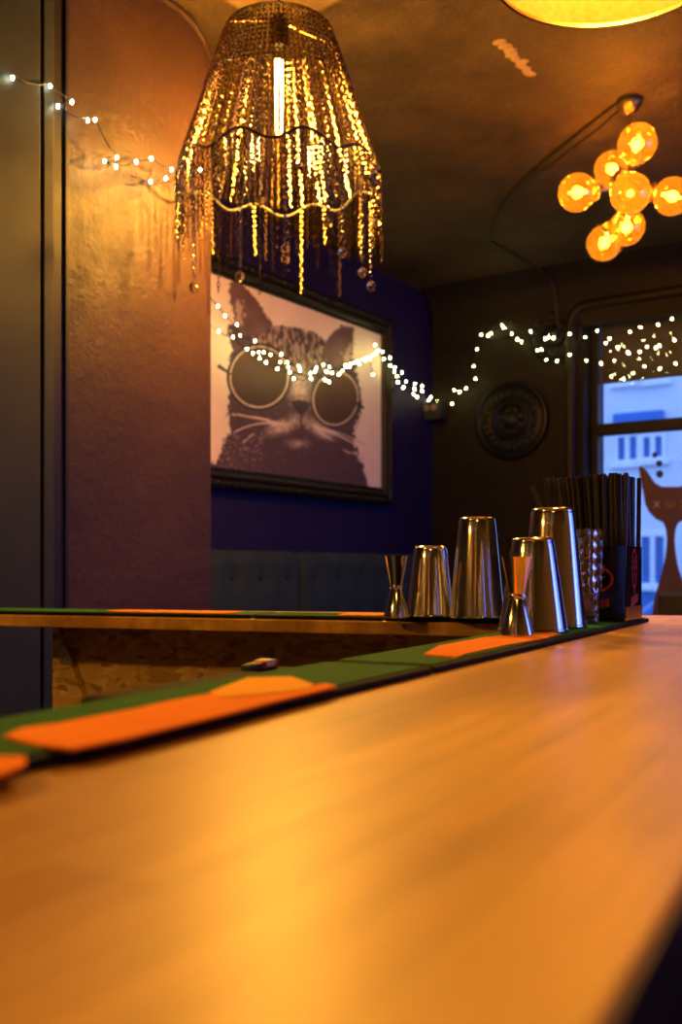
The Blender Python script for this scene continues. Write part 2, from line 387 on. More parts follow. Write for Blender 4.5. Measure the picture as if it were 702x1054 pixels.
# cat decal on the lower pane
M['decal'] = simple('plum_window_film', (.11,.050,.070), .6); M['decalmark'] = simple('pale_window_film', (.55,.6,.75), .6); M['decaldot'] = simple('navy_window_film', (.02,.04,.16), .6)
half = [(-1,-51),(-14,-51),(-25,-55),(-38,-68),(-47,-73),(-50,-71),(-48,-60),(-43,-44),(-40,-33),(-34,-25),(-24,-18),(-12,-14),(-8,-8),(-6,2),(-7,14),(-11,30),(-19,48),(-27,68),(-30,90),(-30,115),(-26,140)]
half = [(x*.66, y) for x, y in half]
cx, cy = 690.5, 552.0
outl = [(cx+x, cy+y) for x, y in half] + [(cx-x, cy+y) for x, y in reversed(half)]
decal = tag(bpy.data.objects.new('cat_decal', None), 'plum long-necked cat silhouette decal with crossed-out eyes on the window pane', 'window decal'); COL.objects.link(decal)
decal.location = R(st(hit_t(690, 600, TT))[0], TT+.001, WH0+.08); decal.rotation_euler = (0,0,RANG)
mb = MB(); mb.prism([hit_t(x, y, TT+.002) for x, y in outl], R(0,.0015)-R(0,0)); wpart(mb, 'cat_silhouette', M['decal'], decal)
for ex in (-14.5, 14.5):
    mb = MB()
    for sgn in (1, -1):
        a = (cx+ex-2.6, cy-47+14+sgn*-3.2); b = (cx+ex+2.6, cy-47+14+sgn*3.2)
        pts = [(a[0]-.6,a[1]),(a[0]+.6,a[1]),(b[0]+.6,b[1]),(b[0]-.6,b[1])]
        mb.prism([hit_t(x, y, TT+.005+.001*sgn) for x, y in pts], R(0,.0008)-R(0,0))
    wpart(mb, 'cross_eye', M['decalmark'], decal)
mb = MB(); mb.prism([hit_t(x, y, TT+.005) for x, y in ((686,515),(690,519),(694,515),(697,521),(690,524),(684,521))], R(0,.0008)-R(0,0)); wpart(mb, 'muzzle_mark', simple('ochre_window_film', (.22,.10,.05), .6), decal)
for x, y, r in ((674,468.5,3.0),(678.5,477,3.4),(679,488,3.8)):
    mb = MB(); mb.prism([hit_t(x+r*math.cos(a), y+r*math.sin(a), TT+.002) for a in [2*PI*k/16 for k in range(16)]], R(0,.0015)-R(0,0)); wpart(mb, 'dot', M['decaldot'], decal)

# ------------------------------------------------------------------ street outside
M['stucco'] = plaster('pale_stucco', (.74,.76,.84), (.82,.84,.90), .8, 5, .02)
M['asphalt'] = simple('asphalt', (.10,.10,.11), .7, bump=(80,.3,.01))
M['fglass'] = simple('blue_pane', (.03,.13,.42), .2); M['fwhite'] = simple('white_window_paint', (.8,.82,.86), .5)
wbuild(rbox(MB(), -14, 20, -26, -.32, -.55, -.5), 'ground', M['asphalt'])
FT = -15.0
bd = thing('apartment_building', 'pale stucco street building with blue windows seen through the bar window', 'building', R(6, FT, -.5), RANG)
wpart(rbox(MB(), -6, 20, FT-6, FT, -.5, 11), 'facade_wall', M['stucco'], bd)
def fwin(x0, y0, x1, y1, panes):
    a = hit_t(x0, y1, FT); b = hit_t(x1, y0, FT); s0, s1, h0, h1 = st(a)[0], st(b)[0], a.z, b.z
    mb = MB(); w = .07
    rbox(mb, s0-w, s1+w, FT, FT+.06, h0-w, h0); rbox(mb, s0-w, s1+w, FT, FT+.06, h1, h1+w); rbox(mb, s0-w, s0, FT, FT+.06, h0, h1); rbox(mb, s1, s1+w, FT, FT+.06, h0, h1)
    for k in range(1, panes):
        c = s0+(s1-s0)*k/panes; rbox(mb, c-.05, c+.05, FT, FT+.06, h0, h1)
    rbox(mb, s0-.15, s1+.15, FT, FT+.12, h0-.16, h0-w)
    f = wpart(mb, 'window', M['fwhite'], bd)
    mb = rbox(MB(), s0, s1, FT+.005, FT+.02, h0, h1); inv = bd.matrix_basis.inverted(); mb.v = [tuple(inv @ Vector(p)) for p in mb.v]; mb.build('pane', M['fglass'], f)
fwin(637, 449, 656, 474, 2); fwin(663, 449, 682, 471, 2); fwin(633, 424, 683, 440, 3) if False else None
fwin(661, 552, 684, 600, 2); fwin(712, 546, 740, 596, 2); fwin(633, 556, 650, 602, 2); fwin(712, 446, 735, 468, 2); fwin(636, 362, 656, 392, 2); fwin(664, 360, 684, 390, 2)
# blue shopfront canopy band across the facade between the storeys
a = hit_t(634, 436, FT); b = hit_t(684, 423, FT); mb = rbox(MB(), st(a)[0], st(b)[0], FT, FT+.2, a.z, b.z); wpart(mb, 'balcony_panel', simple('blue_balcony_panel', (.04,.16,.5), .5), bd)
a = hit_t(610, 633, FT); b = hit_t(760, 578, FT); mb = rbox(MB(), st(a)[0], st(b)[0], FT, FT+.05, -.45, b.z-.3); wpart(mb, 'plinth', simple('blue_plinth', (.05,.17,.5), .6), bd)
# parked car
cp = hit_t(668, 633, -7.5); cs, ct = st(cp)
car = thing('parked_car', 'blue car parked in the street, seen low through the window', 'car', R(cs+1.0, -7.5, -.5), RANG)
M['carblue'] = simple('car_paint', (.05,.16,.5), .25, coat=.5)
mb = MB(); side = [(-2.1,.35),(-2.1,.75),(-1.9,.9),(-1.1,1.0),(-.55,1.42),(.8,1.45),(1.5,1.02),(2.0,.95),(2.15,.7),(2.15,.35)]
mb.prism([Vector((x,-.85,z)) for x, z in side], (0,1.7,0)); mb.build('car_body', M['carblue'], car, bevel=.06)
for sy in (-.87, .85):
    mb = MB(); mb.prism([Vector((x,sy,z)) for x, z in ((-.95,1.02),(-.5,1.36),(.72,1.38),(1.2,1.04))], (0,.02,0)); mb.build('side_window', M['fglass'], car)
    for x in (-1.35, 1.35):
        mb = MB(); mb.lathe([(.001,-.1),(.33,-.1),(.33,.1),(.001,.1)], 20, Matrix.Translation((x, sy*.95, .33)) @ Matrix.Rotation(PI/2,4,'X')); mb.build('wheel', M['black'], car)
for sy in (-.6,.6): MB().box((-2.14,sy-.16,.62),(-2.08,sy+.16,.76)).build('headlight', M['fwhite'], car)

# ------------------------------------------------------------------ bar counter
P_far_r = Vector((.874,1.738)); P_fl = Vector((-.80,2.118)); F0 = hit_z(0, 632.5, TOP); F1 = hit_z(400, 639.5, TOP)
fd = Vector((F1.x-F0.x, F1.y-F0.y)).normalized(); fn = Vector((-fd.y, fd.x))   # fn points away from the camera
F0v = Vector((F0.x, F0.y)); nb = -.405
k = (nb - F0v.dot(NV))/fd.dot(NV); J = F0v + fd*k
Lf = F0v - fd*.11
def v3(p, h): return Vector((p.x, p.y, h))
bar = thing('bar_counter', 'L-shaped bar counter with oiled wood top and OSB panel underneath', 'bar counter', (0,0,0))
poly = [B(-.043,-1.3).xy, P_far_r, P_fl, Lf, J, B(nb,-1.3).xy]
TH = .022
mb = MB(); mb.prism([v3(p, TOP-TH) for p in poly], (0,0,TH)); wt = mb.build('worktop', M['worktop'], bar, bevel=.0025)
mb = MB(); mb.prism([B(-.044,-1.28,TOP-TH-.001), B(-.0425,-1.28,TOP-TH-.001), B(-.0425,1.94,TOP-TH-.001), B(-.044,1.94,TOP-TH-.001)], (0,0,TH-.0005)); tag(mb.build('dark_edge_strip', M['black'], bar), 'dark strip over the front edge')  # dark strip added to keep the window-lit side face black
mb = MB(); mb.prism([B(-.14,-1.2,0), B(-.11,-1.2,0), B(-.11,1.62,0), B(-.14,1.62,0)], (0,0,TOP-TH)); mb.build('front_panel', M['trimdark'], bar)
off = .17
def L(u, o, h): p = F0v + fd*u + fn*o; return v3(p, h)
def line_hit(px, o):     # where the ray at px meets the line parallel to the counter edge
    d = Vector(((px-CX)/F, 1)); q = F0v+fn*o; y = q.dot(fn)/d.dot(fn); return (d*y-q).dot(fd), y
u0, y0 = line_hit(54, off)
mb = MB(); mb.prism([L(u0,off,.02), L(1.02,off,.02), L(1.02,off+.018,.02), L(u0,off+.018,.02)], (0,0,TOP-TH-.02)); mb.build('osb_panel', M['osb'], bar)
def on(px, py, o): u, y = line_hit(px, o); return L(u, o, EYE+(HY-py)/F*y)
mb = MB(); g = [on(54,646,off-.02), on(58,646,off-.02), on(92,735,off-.02), on(54,760,off-.02)]; g[0].z = g[1].z = TOP-TH
mb.prism(g, (fn.x*.02, fn.y*.02, 0)); mb.build('support_gusset', M['osb'], bar)
g = [on(61,651,off-.024), on(75,684,off-.024), on(61,684,off-.024)]; mb = MB(); mb.prism(g, (fn.x*.003, fn.y*.003, 0))
for px, py in ((64,664),(65,674),(69,679)): 
    c = on(px,py,off-.026); mb.ball(c, .0022, 8, 5)
tag(mb.build('angle_bracket', M['zinc'], bar), 'grey metal angle bracket')
# black speed rail hooked behind the main counter
rail = thing('speed_rail', 'narrow black ledge running behind the green bar mat', 'speed rail', B(-.452,.53,1.0), BANG)
mb = MB(); mb.box((-.040,0,.072),(.040,.20,.0955)); mb.build('rail_ledge', M['rubber'], rail, bevel=.006)
mb = MB(); mb.box((-.022,.004,.0),(.02,.196,.0755)); mb.build('rail_body', M['black'], rail)
lt = thing('lighter', 'tiny red and black lighter with white label behind the long orange banner', 'lighter', B(-.482,.742,1.0957), BANG)
mb = MB(); mb.box((-.006,-.012,-.002),(.006,.006,.0055)); mb.build('lighter_cap', M['black'], lt, bevel=.002)
mb = MB(); mb.box((-.006,.0062,-.002),(.006,.034,.0065)); mb.build('lighter_body', simple('red_plastic', (.35,.02,.02), .3), lt, bevel=.002)
mb = MB(); mb.box((-.0066,.012,.0015),(.0066,.026,.0072)); mb.build('label', simple('white_paper', (.8,.75,.65), .6), lt)
mb = MB(); mb.box((-.010,-.03,-.008),(.070,.05,-.0021)); 
mb.build('rail_tip', M['rubber'], rail).location = rail.matrix_basis.inverted() @ B(-.482,.742,1.0957)
# ---- bar mats
MT = .007
def mat_on_main(d0, d1, name='bar_mat', label='', green=True):
    t = thing(name, label, 'bar mat', B(-.3555, (d0+d1)/2, TOP), BANG, None); c = (d0+d1)/2
    mb = MB(); mb.box((-.0475, d0-c, 0), (.0475, d1-c, MT-.001)); mb.build('mat_rim', M['rubber'], t, bevel=.002)
    mb = MB(); mb.box((-.0455, d0-c+.006, MT-.0015), (.042, d1-c-.006, MT)); mb.build('mat_field', M['green'], t)
    return t
def banner(t, pix, z0=TOP+MT, mat='orange', th=.0015, name='printed_banner'):
    Mi = t.matrix_basis.inverted(); pts = [hit_z(x, y, z0+th) for x, y in pix]
    mb = MB(); mb.prism([Mi @ (p-Vector((0,0,th))) for p in pts], (0,0,th)); return mb.build(name, M[mat], t)
m1 = mat_on_main(.03, .735, label='green rubber bar mat with long orange banner on the near counter')
banner(m1, [(4,757),(22,749),(60,744),(90,738),(112,734),(140,729),(160,724),(190,718),(214,714),(238,708),(258,704),(296,703),(318,706),(336,703),(347,706),(318,713),(280,722),(230,735),(180,747),(130,759),(75,770),(40,766)])
banner(m1, [(256,697),(300,696),(322,703.5),(316,709),(270,714),(225,717),(216,712),(236,704)], mat='orangelight', th=.0022)
banner(m1, [(-60,800),(-40,775),(-10,778),(26,778),(27,786),(10,793),(-20,803)])
m2 = mat_on_main(.742, 1.62, label='green rubber bar mat under the tins with short orange banner')
def clip(pts): return pts
banner(m2, [(436,673),(452,664),(500,655.5),(560,650),(578,652),(560,657),(520,664),(478,673),(470,676)])
# mats on the left counter (front edge parallel to that counter)
def mat_on_left(px0, px1, label, cat='bar mat', mat='green', o0=.004, w=.12, name='bar_mat'):
    ua, _ = line_hit(px0, o0); ub, _ = line_hit(px1, o0)
    ang = math.atan2(fd.y, fd.x); p = L(ua, o0, TOP); t = thing(name, label, cat, p, ang)
    mb = MB(); mb.box((0,0,0),(ub-ua,w,MT-.0005)); mb.build('mat_rim', M['rubber'], t, bevel=.002)
    if mat: mb = MB(); mb.box((.005,.004,MT-.001),(ub-ua-.005,w-.004,MT)); mb.build('mat_field', M[mat], t)
    return t, ub-ua
def bann(t, x0, x1, w=.09, mat='orange'):
    mb = MB(); n = 14; pts = []
    for i in range(n+1): pts.append((x0+(x1-x0)*i/n, .012+.006*math.sin(i*1.9)+(.02 if i in (0,n) else 0)))
    for i in range(n, -1, -1): pts.append((x0+(x1-x0)*i/n, w+.006*math.sin(i*2.7)))
    mb.prism([Vector((x,y,MT)) for x, y in pts], (0,0,.0015)); mb.build('printed_banner', M[mat], t)
ta, la_ = mat_on_left(-60, 258, 'green bar mat on the far left counter with orange middle banner'); bann(ta, la_*.53, la_*.92)
tb, lb_ = mat_on_left(261, 393, 'green bar mat with orange end beside the small far jigger'); bann(tb, lb_*.62, lb_*.97)
tc, lc_ = mat_on_left(396, 517, 'plain black rubber mat under the far tins', name='spill_mat', mat=None)
for i in range(9):
    pass
mb = MB()
for i in range(10):
    for j in range(6): mb.lathe([(.0045,MT-.001),(.0045,MT+.0005),(.0008,MT+.001)], 8, Matrix.Translation((.012+i*(lc_-.024)/9, .012+j*.019, 0)))
mb.build('mat_nubs', M['rubber'], tc)
ZM = TOP+MT+.0011

# ------------------------------------------------------------------ bar tools
def tin(px, ybase_y, h, rtop, rrim, label, loc=None):
    p = loc
    t = thing('shaker_tin', label, 'shaker tin', p, 0, None)
    prof = [(rrim+.0012,0),(rrim+.0018,.0012),(rrim+.0012,.003),(rrim,.0036)]
    for k in range(1, 9):
        f = k/8; prof.append((rrim+(rtop-rrim)*f, .0036+(h-.012)*f))
    prof += [(rtop-.0008,h-.006),(rtop-.0015,h-.004),(rtop-.0010,h-.0025),(rtop-.003,h-.0006),(rtop-.006,h),(rtop-.008,h-.002),(rtop*.4,h-.0025),(.0005,h-.0025)]
    mb = MB(); mb.lathe(prof, 48); mb.build('tin_body', M['steel'], t, smooth=True)
    mb = MB(); mb.lathe([(rrim+.0014,.0005),(rrim-.0012,.0005),(rrim-.0016,.004),(rrim-.0004,.004)], 48); mb.build('rolled_rim', M['steel'], t, smooth=True)
    return t
def pos(px, y): p = Vector(((px-CX)/F*y, y, ZM)); return p
tin(0,0,.157,.0288,.0425,'tall upturned shaker tin on the black mat of the far counter', pos(491,1.555))
tin(0,0,.113,.0270,.0385,'short upturned shaker tin between the far jigger and tall tin', pos(443,1.600))
tin(0,0,.108,.0255,.0370,'short shaker tin mostly hidden behind the far tall tin', pos(489,1.655))
tin(0,0,.157,.0290,.0430,'tall upturned shaker tin beside the crystal glass', pos(569,1.320))
tin(0,0,.115,.0262,.0415,'short upturned shaker tin directly behind the near jigger', pos(548.5,1.225))
def jigger(px, y, h, label, inner, tilt=0):
    t = thing('jigger', label, 'jigger', pos(px, y), .3)
    r1, r2 = .0185*h/.096, .0200*h/.096; w = h*.50
    mb = MB(); mb.lathe([(r2-.001,.0),(r2,.0008),(r2,.003),(.0095,w-.004),(.0072,w-.001)], 40); mb.build('large_cup', M['steel'], t, smooth=True)
    mb = MB(); mb.lathe([(.0072,w-.001),(.0095,w+.004),(r1-.0006,h-.003),(r1,h-.001),(r1+.0003,h),(r1-.001,h),(.0085,w+.006),(.0005,w+.004)], 40); mb.build('small_cup', M['steel'], t, smooth=True)
    mb = MB(); mb.lathe([(.0078,w-.0035),(.0105,w-.002),(.011,w),(.0105,w+.002),(.0078,w+.0035)], 40); mb.build('waist_ring', inner, t, smooth=True)
    return t
jigger(408, 1.556, .096, 'far small steel jigger at the left of the black mat', M['steel'])
jigger(532, 1.140, .090, 'near steel jigger standing in front of the tins on the green mat', M['steel'])
# crystal highball
gt_ = thing('crystal_glass', 'tall cut crystal glass between the tall tin and straw box', 'glass', Vector(((600-CX)/F*1.43, 1.43, ZM)), 0)
mb = MB(); seg = 22; h = .133; prof = []
rows = 16; v = []; f = []
for i in range(rows+1):
    z = h*i/rows; base = .0225+.003*(z/h)
    for k in range(seg):
        amp = .0028 if (.35*h < z < .94*h) else 0
        r = base + (amp if (i+k) % 2 else -amp*.6); a = 2*PI*(k+(.5 if i % 2 else 0))/seg; v.append((r*math.cos(a), r*math.sin(a), z))
for i in range(rows):
    for k in range(seg): k2 = (k+1) % seg; f.append((i*seg+k, i*seg+k2, (i+1)*seg+k2, (i+1)*seg+k))
f.append(tuple(range(seg-1,-1,-1))); mb.add(v, f)
iv = []; ifc = []; b0 = len(mb.v)
pr = [(.0235,h),(.0230,h*.9),(.0215,h*.5),(.0200,.016),(.012,.010),(.0005,.009)]
for r, z in pr:
    for k in range(seg): a = 2*PI*k/seg; iv.append((r*math.cos(a), r*math.sin(a), z))
for i in range(len(pr)-1):
    for k in range(seg): k2 = (k+1) % seg; ifc.append((i*seg+k, i*seg+k2, (i+1)*seg+k2, (i+1)*seg+k))
mb.add(iv, ifc); tb0 = rows*seg
mb.f += [(tb0+k, tb0+(k+1) % seg, b0+(k+1) % seg, b0+k) for k in range(seg)]; mb.m += [0]*seg
mb.build('glass_body', M['crystal'], gt_)

# straw caddy
cq = Vector((.4135,1.45)); ra = Vector((.469,1.55))-cq; ra.normalize(); lv = Vector((-ra.y, ra.x)); CW = .112
cc = cq + ra*CW/2 + lv*CW/2
cadang = math.atan2(ra.y, ra.x); CH = .111
cad = thing('straw_caddy', 'black square straw holder with red emblems at the counter end', 'straw holder', (cc.x, cc.y, TOP+MT), cadang)
q = CW/2
mb = MB()
for (a, b) in (((-q,-q),(q,-q+.004)),((-q,q-.004),(q,q)),((-q,-q+.004),(-q+.004,q-.004)),((q-.004,-q+.004),(q,q-.004))): mb.box((a[0],a[1],.004),(b[0],b[1],CH))
mb.box((-q,-q,0.001),(q,q,.0045)); mb.build('holder_body', M['blackgloss'], cad)
M['redprint'] = simple('red_print', (.50,.03,.03), .45); M['pinkprint'] = simple('magenta_print', (.32,.02,.09), .45)
def emblem(face, mat, cxm, cz, rx, rz):
    # oval wreath of leaves around a stag-like upright mark, a caption bar beneath
    mb = MB()
    def P(u, z, d):
        return Vector((u, -q-d, z)) if face == 'r' else Vector((-q-d, -u, z))
    off = P(0,0,.0006)-P(0,0,0)
    for k in range(18):
        a = 2*PI*k/18; u, z = cxm+rx*math.cos(a), cz+rz*math.sin(a); l = .0058
        dx, dz = -math.sin(a), math.cos(a); nx, nz = math.cos(a), math.sin(a)
        mb.prism([P(u-dx*l,z-dz*l,0), P(u+nx*.0025,z+nz*.0025,0), P(u+dx*l,z+dz*l,0), P(u-nx*.0025,z-nz*.0025,0)], off)
    for s_ in (-1,1):
        for kk in range(3): mb.prism([P(cxm,cz-.004+kk*.006,0), P(cxm+s_*rx*.55,cz+.003+kk*.008,0), P(cxm+s_*rx*.6,cz+.0055+kk*.008,0), P(cxm,cz-.001+kk*.006,0)], off)
    mb.prism([P(cxm-.002,cz-rz*.6,0), P(cxm+.002,cz-rz*.6,0), P(cxm+.002,cz+rz*.2,0), P(cxm-.002,cz+rz*.2,0)], off)
    mb.prism([P(cxm-.003,cz-rz-.011,0),P(cxm+.003,cz-rz-.011,0),P(cxm+.002,cz-rz-.002,0),P(cxm-.002,cz-rz-.002,0)], off)
    # blurred caption: a low slab of lettering blocks
    for i in range(5):
        u = cxm-.022+i*.009; mb.prism([P(u,cz-rz-.031+.002*i,0),P(u+.0075,cz-rz-.031+.002*i,0),P(u+.0075,cz-rz-.014+.001*i,0),P(u+.001,cz-rz-.016+.001*i,0)], off)
    mb.build('printed_emblem', mat, cad)
emblem('r', M['pinkprint'], .005, .078, .015, .028)
emblem('l', M['redprint'], .012, .062, .026, .018)
mb = MB(); mb.box((-q+.004,-q-.0012,.0045),(q,-q,.021)); tag(mb.build('base_plate', simple('gold_reflection_strip', (.25,.15,.05), .35, .6), cad), 'metal base strip with gold reflection in its colour')  # gold reflection on the metal base is put into its colour
# straws
Ms = simple('black_straw_plastic', (.040,.036,.040), .32, bump=(120,.2,.001))
sr = .0036; SL = .212
mb = MB(); mb.lathe([(sr,0),(sr,SL),(sr-.0006,SL),(sr-.0006,SL-.02)], 10); straw0 = mb.build('drinking_straw', Ms, smooth=True)
straw0.location = (0,0,-5)
straws = []
toph = []
Nst = 0
rx_ = Vector((ra.x, ra.y, 0)); ly_ = Vector((lv.x, lv.y, 0)); base = Vector((cc.x, cc.y, TOP+MT+.006))
def place_straw(bu, bv, tu, tv, o):
    b = base + rx_*bu + ly_*bv; t = base + rx_*tu + ly_*tv; t.z = b.z + math.sqrt(max(SL**2-(t-b).length**2, .01))
    o.location = b; o.rotation_euler = (t-b).to_track_quat('Z','Y').to_euler(); return o
nu, nv_ = 9, 12
for i in range(nu):
    for j in range(nv_):
        if i == 0 and j >= 6: continue
        fu = (i/(nu-1)-.5); fv = ((j+(.5 if i % 2 else 0))/(nv_-.5)-.5)
        bu, bv = fu*.096+random.uniform(-.002,.002), -.050+.080*(fv+.5)+random.uniform(-.002,.002)
        tu = bu+random.uniform(-.006,.006)*.9; tv = bv+.024*(fv+.5)+random.uniform(-.005,.005)
        tv = min(tv, .062)
        o = straw0 if not straws else straw0.copy()
        if straws: COL.objects.link(o)
        place_straw(bu, bv, tu, tv, o); straws.append(o)
for (bv, tv) in ((.012,.086),(.031,.064)):
    o = straw0.copy(); COL.objects.link(o); place_straw(-.047, bv, -.050, tv, o); straws.append(o)
for o in straws: tag(o, 'black drinking straw standing upright in the packed straw holder', 'straw', 'black straws in the straw holder')
tag(straws[-2], 'lone black straw leaning far left behind the tall tin', 'straw', 'black straws in the straw holder')

# ------------------------------------------------------------------ picture of a cat
PS = .035
c392 = hit_s(392, 345, PS); top = c392.z; bot = hit_s(392, 502, PS).z; _, tr = st(c392); _, tl = st(hit_s(215, 400, PS)); tl += .05
pic = thing('framed_picture', 'big framed print of a cat wearing round sunglasses', 'picture', R(.004, (tl+tr)/2, bot), RANG)
NX, NY = 340, 230
tt = np.linspace(tl, tr, NX); hh = np.linspace(bot, top, NY); Tg, Hg = np.meshgrid(tt, hh)
Xw = C0.x + BV.x*PS - AV.x*Tg; Yw = C0.y + BV.y*PS - AV.y*Tg
U = CX + Xw/Yw*F; V = HY-(Hg-EYE)/Yw*F
U = (U-205)*3.51; V = (V-270)*3.51        # drawing units
def noise2(sh, cells):
    g = np.random.rand(cells[0]+2, cells[1]+2); y = np.linspace(0, cells[0], sh[0]); x = np.linspace(0, cells[1], sh[1])
    yi = y.astype(int); xi = x.astype(int); fy = (y-yi)[:,None]; fx = (x-xi)[None,:]
    return (g[yi][:,xi]*(1-fy)*(1-fx)+g[yi+1][:,xi]*fy*(1-fx)+g[yi][:,xi+1]*(1-fy)*fx+g[yi+1][:,xi+1]*fy*fx)
sh = U.shape
n1 = noise2(sh, (60,90)); n2 = noise2(sh, (110,60)); n3 = np.random.rand(*sh); n4 = noise2(sh, (14,18)); n5 = noise2(sh, (90,150))
Uj = U+(n1-.5)*26+(n3-.5)*8; Vj = V+(n2-.5)*22
def inpoly(px, py, poly):
    r = np.zeros(px.shape, bool); n = len(poly)
    for i in range(n):
        x0, y0 = poly[i]; x1, y1 = poly[(i+1) % n]
        c = ((y0 > py) != (y1 > py)) & (px < (x1-x0)*(py-y0)/((y1-y0) or 1e-9)+x0); r ^= c
    return r
cream = np.array((.92,.74,.56)); dark = np.array((.060,.032,.045)); mid = np.array((.20,.11,.09)); hi = np.array((.62,.44,.32))
img = np.ones(sh+(3,))*cream*(0.94+.1*n4[...,None])
def put(mask, col):
    img[mask] = (col if not callable(col) else col(mask))
body = inpoly(Uj, Vj, [(105,225),(200,238),(250,228),(300,222),(345,240),(400,250),(445,275),(470,320),(555,340),(578,430),(592,520),(562,600),(568,680),(600,750),(615,860),(20,860),(45,740),(85,660),(112,600),(100,540),(112,470),(105,380),(118,300)])
fur = .25+.75*np.clip((n5-.35)*1.6+(n3-.5)*.5, 0, 1)
img[body] = (dark*(1-.45*fur[...,None]) + mid*.45*fur[...,None])[body]
# lighter streaks on the forehead
st_ = body & (V < 400) & (U > 190) & (U < 460)
streak = np.clip((noise2(sh,(40,140))-.45)*4, 0, 1)
img[st_] = (img*(1-.75*streak[...,None]) + hi*.75*streak[...,None])[st_]
earL = inpoly(Uj*.5+U*.5, Vj*.5+V*.5, [(106,76),(128,66),(155,74),(190,112),(228,168),(264,222),(240,262),(150,262),(125,200),(112,140)])
earR = inpoly(Uj*.5+U*.5, Vj*.5+V*.5, [(448,330),(456,285),(485,250),(515,226),(558,236),(560,290),(548,372),(470,372)])
ears = earL | earR
img[ears] = (dark*.6+mid*(.35+.6*n4[...,None]))[ears]
inn = inpoly(Uj, Vj, [(128,150),(150,130),(160,200),(150,230),(138,220)]) | inpoly(Uj, Vj, [(520,330),(548,290),(545,355),(525,370)])
img[inn] = (hi*.8)
# bridge of the nose and cheeks
face = np.exp(-(((U-366)/42)**2+((V-450)/70)**2))
muzL = np.exp(-((((U-305)*.94+(V-592)*-.34)/68)**2+(((U-305)*.34+(V-592)*.94)/26)**2)*1.2)
muzR = np.exp(-((((U-432)*.85+(V-602)*.52)/64)**2+(((U-432)*-.52+(V-602)*.85)/24)**2)*1.2)
chin = np.exp(-(((U-355)/42)**2+((V-655)/18)**2))*.6
mm = np.clip((face*.9+muzL*1.0+muzR*1.0+chin)*(0.35+1.1*n5)-.08, 0, 1)[...,None]
img[:] = np.where(body[...,None], img*(1-mm)+np.array((.72,.52,.42))*mm, img)
nose = inpoly(U, V, [(330,502),(365,496),(402,508),(392,535),(372,556),(350,540)]) | (np.abs(U-368-(V-556)*.05) < 3.0)&(V > 550)&(V < 610)
img[nose] = dark*.8
# collar fur glints at lower left
gl_ = body & (U < 230) & (V > 620); g2 = np.clip((noise2(sh,(120,110))-.6)*4, 0, 1)[...,None]*.5
img[:] = np.where(gl_[...,None], img*(1-g2)+np.array((.5,.34,.36))*g2, img)
def line(p, q_, w, col, bend=0):
    x0, y0 = p; x1, y1 = q_; L2 = (x1-x0)**2+(y1-y0)**2
    s_ = np.clip(((U-x0)*(x1-x0)+(V-y0)*(y1-y0))/L2, 0, 1)
    cx_ = x0+(x1-x0)*s_; cy_ = y0+(y1-y0)*s_+bend*4*s_*(1-s_)
    img[((U-cx_)**2+(V-cy_)**2) < (w*(1-.5*s_))**2] = col
for q_, b in (((128,614),-16),((178,634),-12),((120,549),-4),((160,650),-16)): line((300,585), q_, 5.0, np.array((.75,.55,.45)), b)
for q_, b in (((592,706),8),((545,690),8),((560,655),-6),((600,660),-10)): line((420,598), q_, 5.0, np.array((.75,.55,.45)), b)
lens = np.array((.10,.050,.026))
for (cxl, cyl, rxl, ryl, rot) in ((217,414,107,112,.10),(493,492,82,98,.18)):
    c_, s_ = math.cos(rot), math.sin(rot)
    e = np.sqrt((((U-cxl)*c_+(V-cyl)*s_)/rxl)**2+((-(U-cxl)*s_+(V-cyl)*c_)/ryl)**2)
    img[e < 1.10] = dark*.7
    rim = (e > .955) & (e < 1.0); img[rim] = np.array((.85,.62,.45))
    m = e < .955; g = np.clip((V-cyl)/ryl*.5+.5, 0, 1)[...,None]
    img[m] = (lens*(1.15-.55*g))[m]
line((72,376),(112,402),7,dark*.6); line((575,512),(594,526),8,dark*.6); line((312,395),(415,430),6,dark*.6,-10)
img = np.clip(img, .005, 1)
Mi = pic.matrix_basis.inverted()
P3 = np.stack([Xw, Yw, Hg, np.ones(sh)], -1).reshape(-1, 4) @ np.array(Mi).T
me = bpy.data.meshes.new('print'); idx = np.arange(NX*NY).reshape(NY, NX)
fs = np.stack([idx[:-1,:-1], idx[:-1,1:], idx[1:,1:], idx[1:,:-1]], -1).reshape(-1, 4)
me.from_pydata(P3[:, :3].tolist(), [], fs.tolist())
ca = me.color_attributes.new('print', 'FLOAT_COLOR', 'POINT'); ca.data.foreach_set('color', np.concatenate([img.reshape(-1,3), np.ones((NX*NY,1))], 1).astype(np.float32).ravel())
t = NT('printed_canvas'); at_ = t.n('ShaderNodeAttribute', attribute_name='print'); t.l(at_.outputs['Color'], t.b.inputs['Base Color']); t.b.inputs['Roughness'].default_value = .7
t.bump(t.noise(t.coord(), 500, 2), .2, .001)
me.materials.append(t.m); o = bpy.data.objects.new('print', me); COL.objects.link(o); o.parent = pic
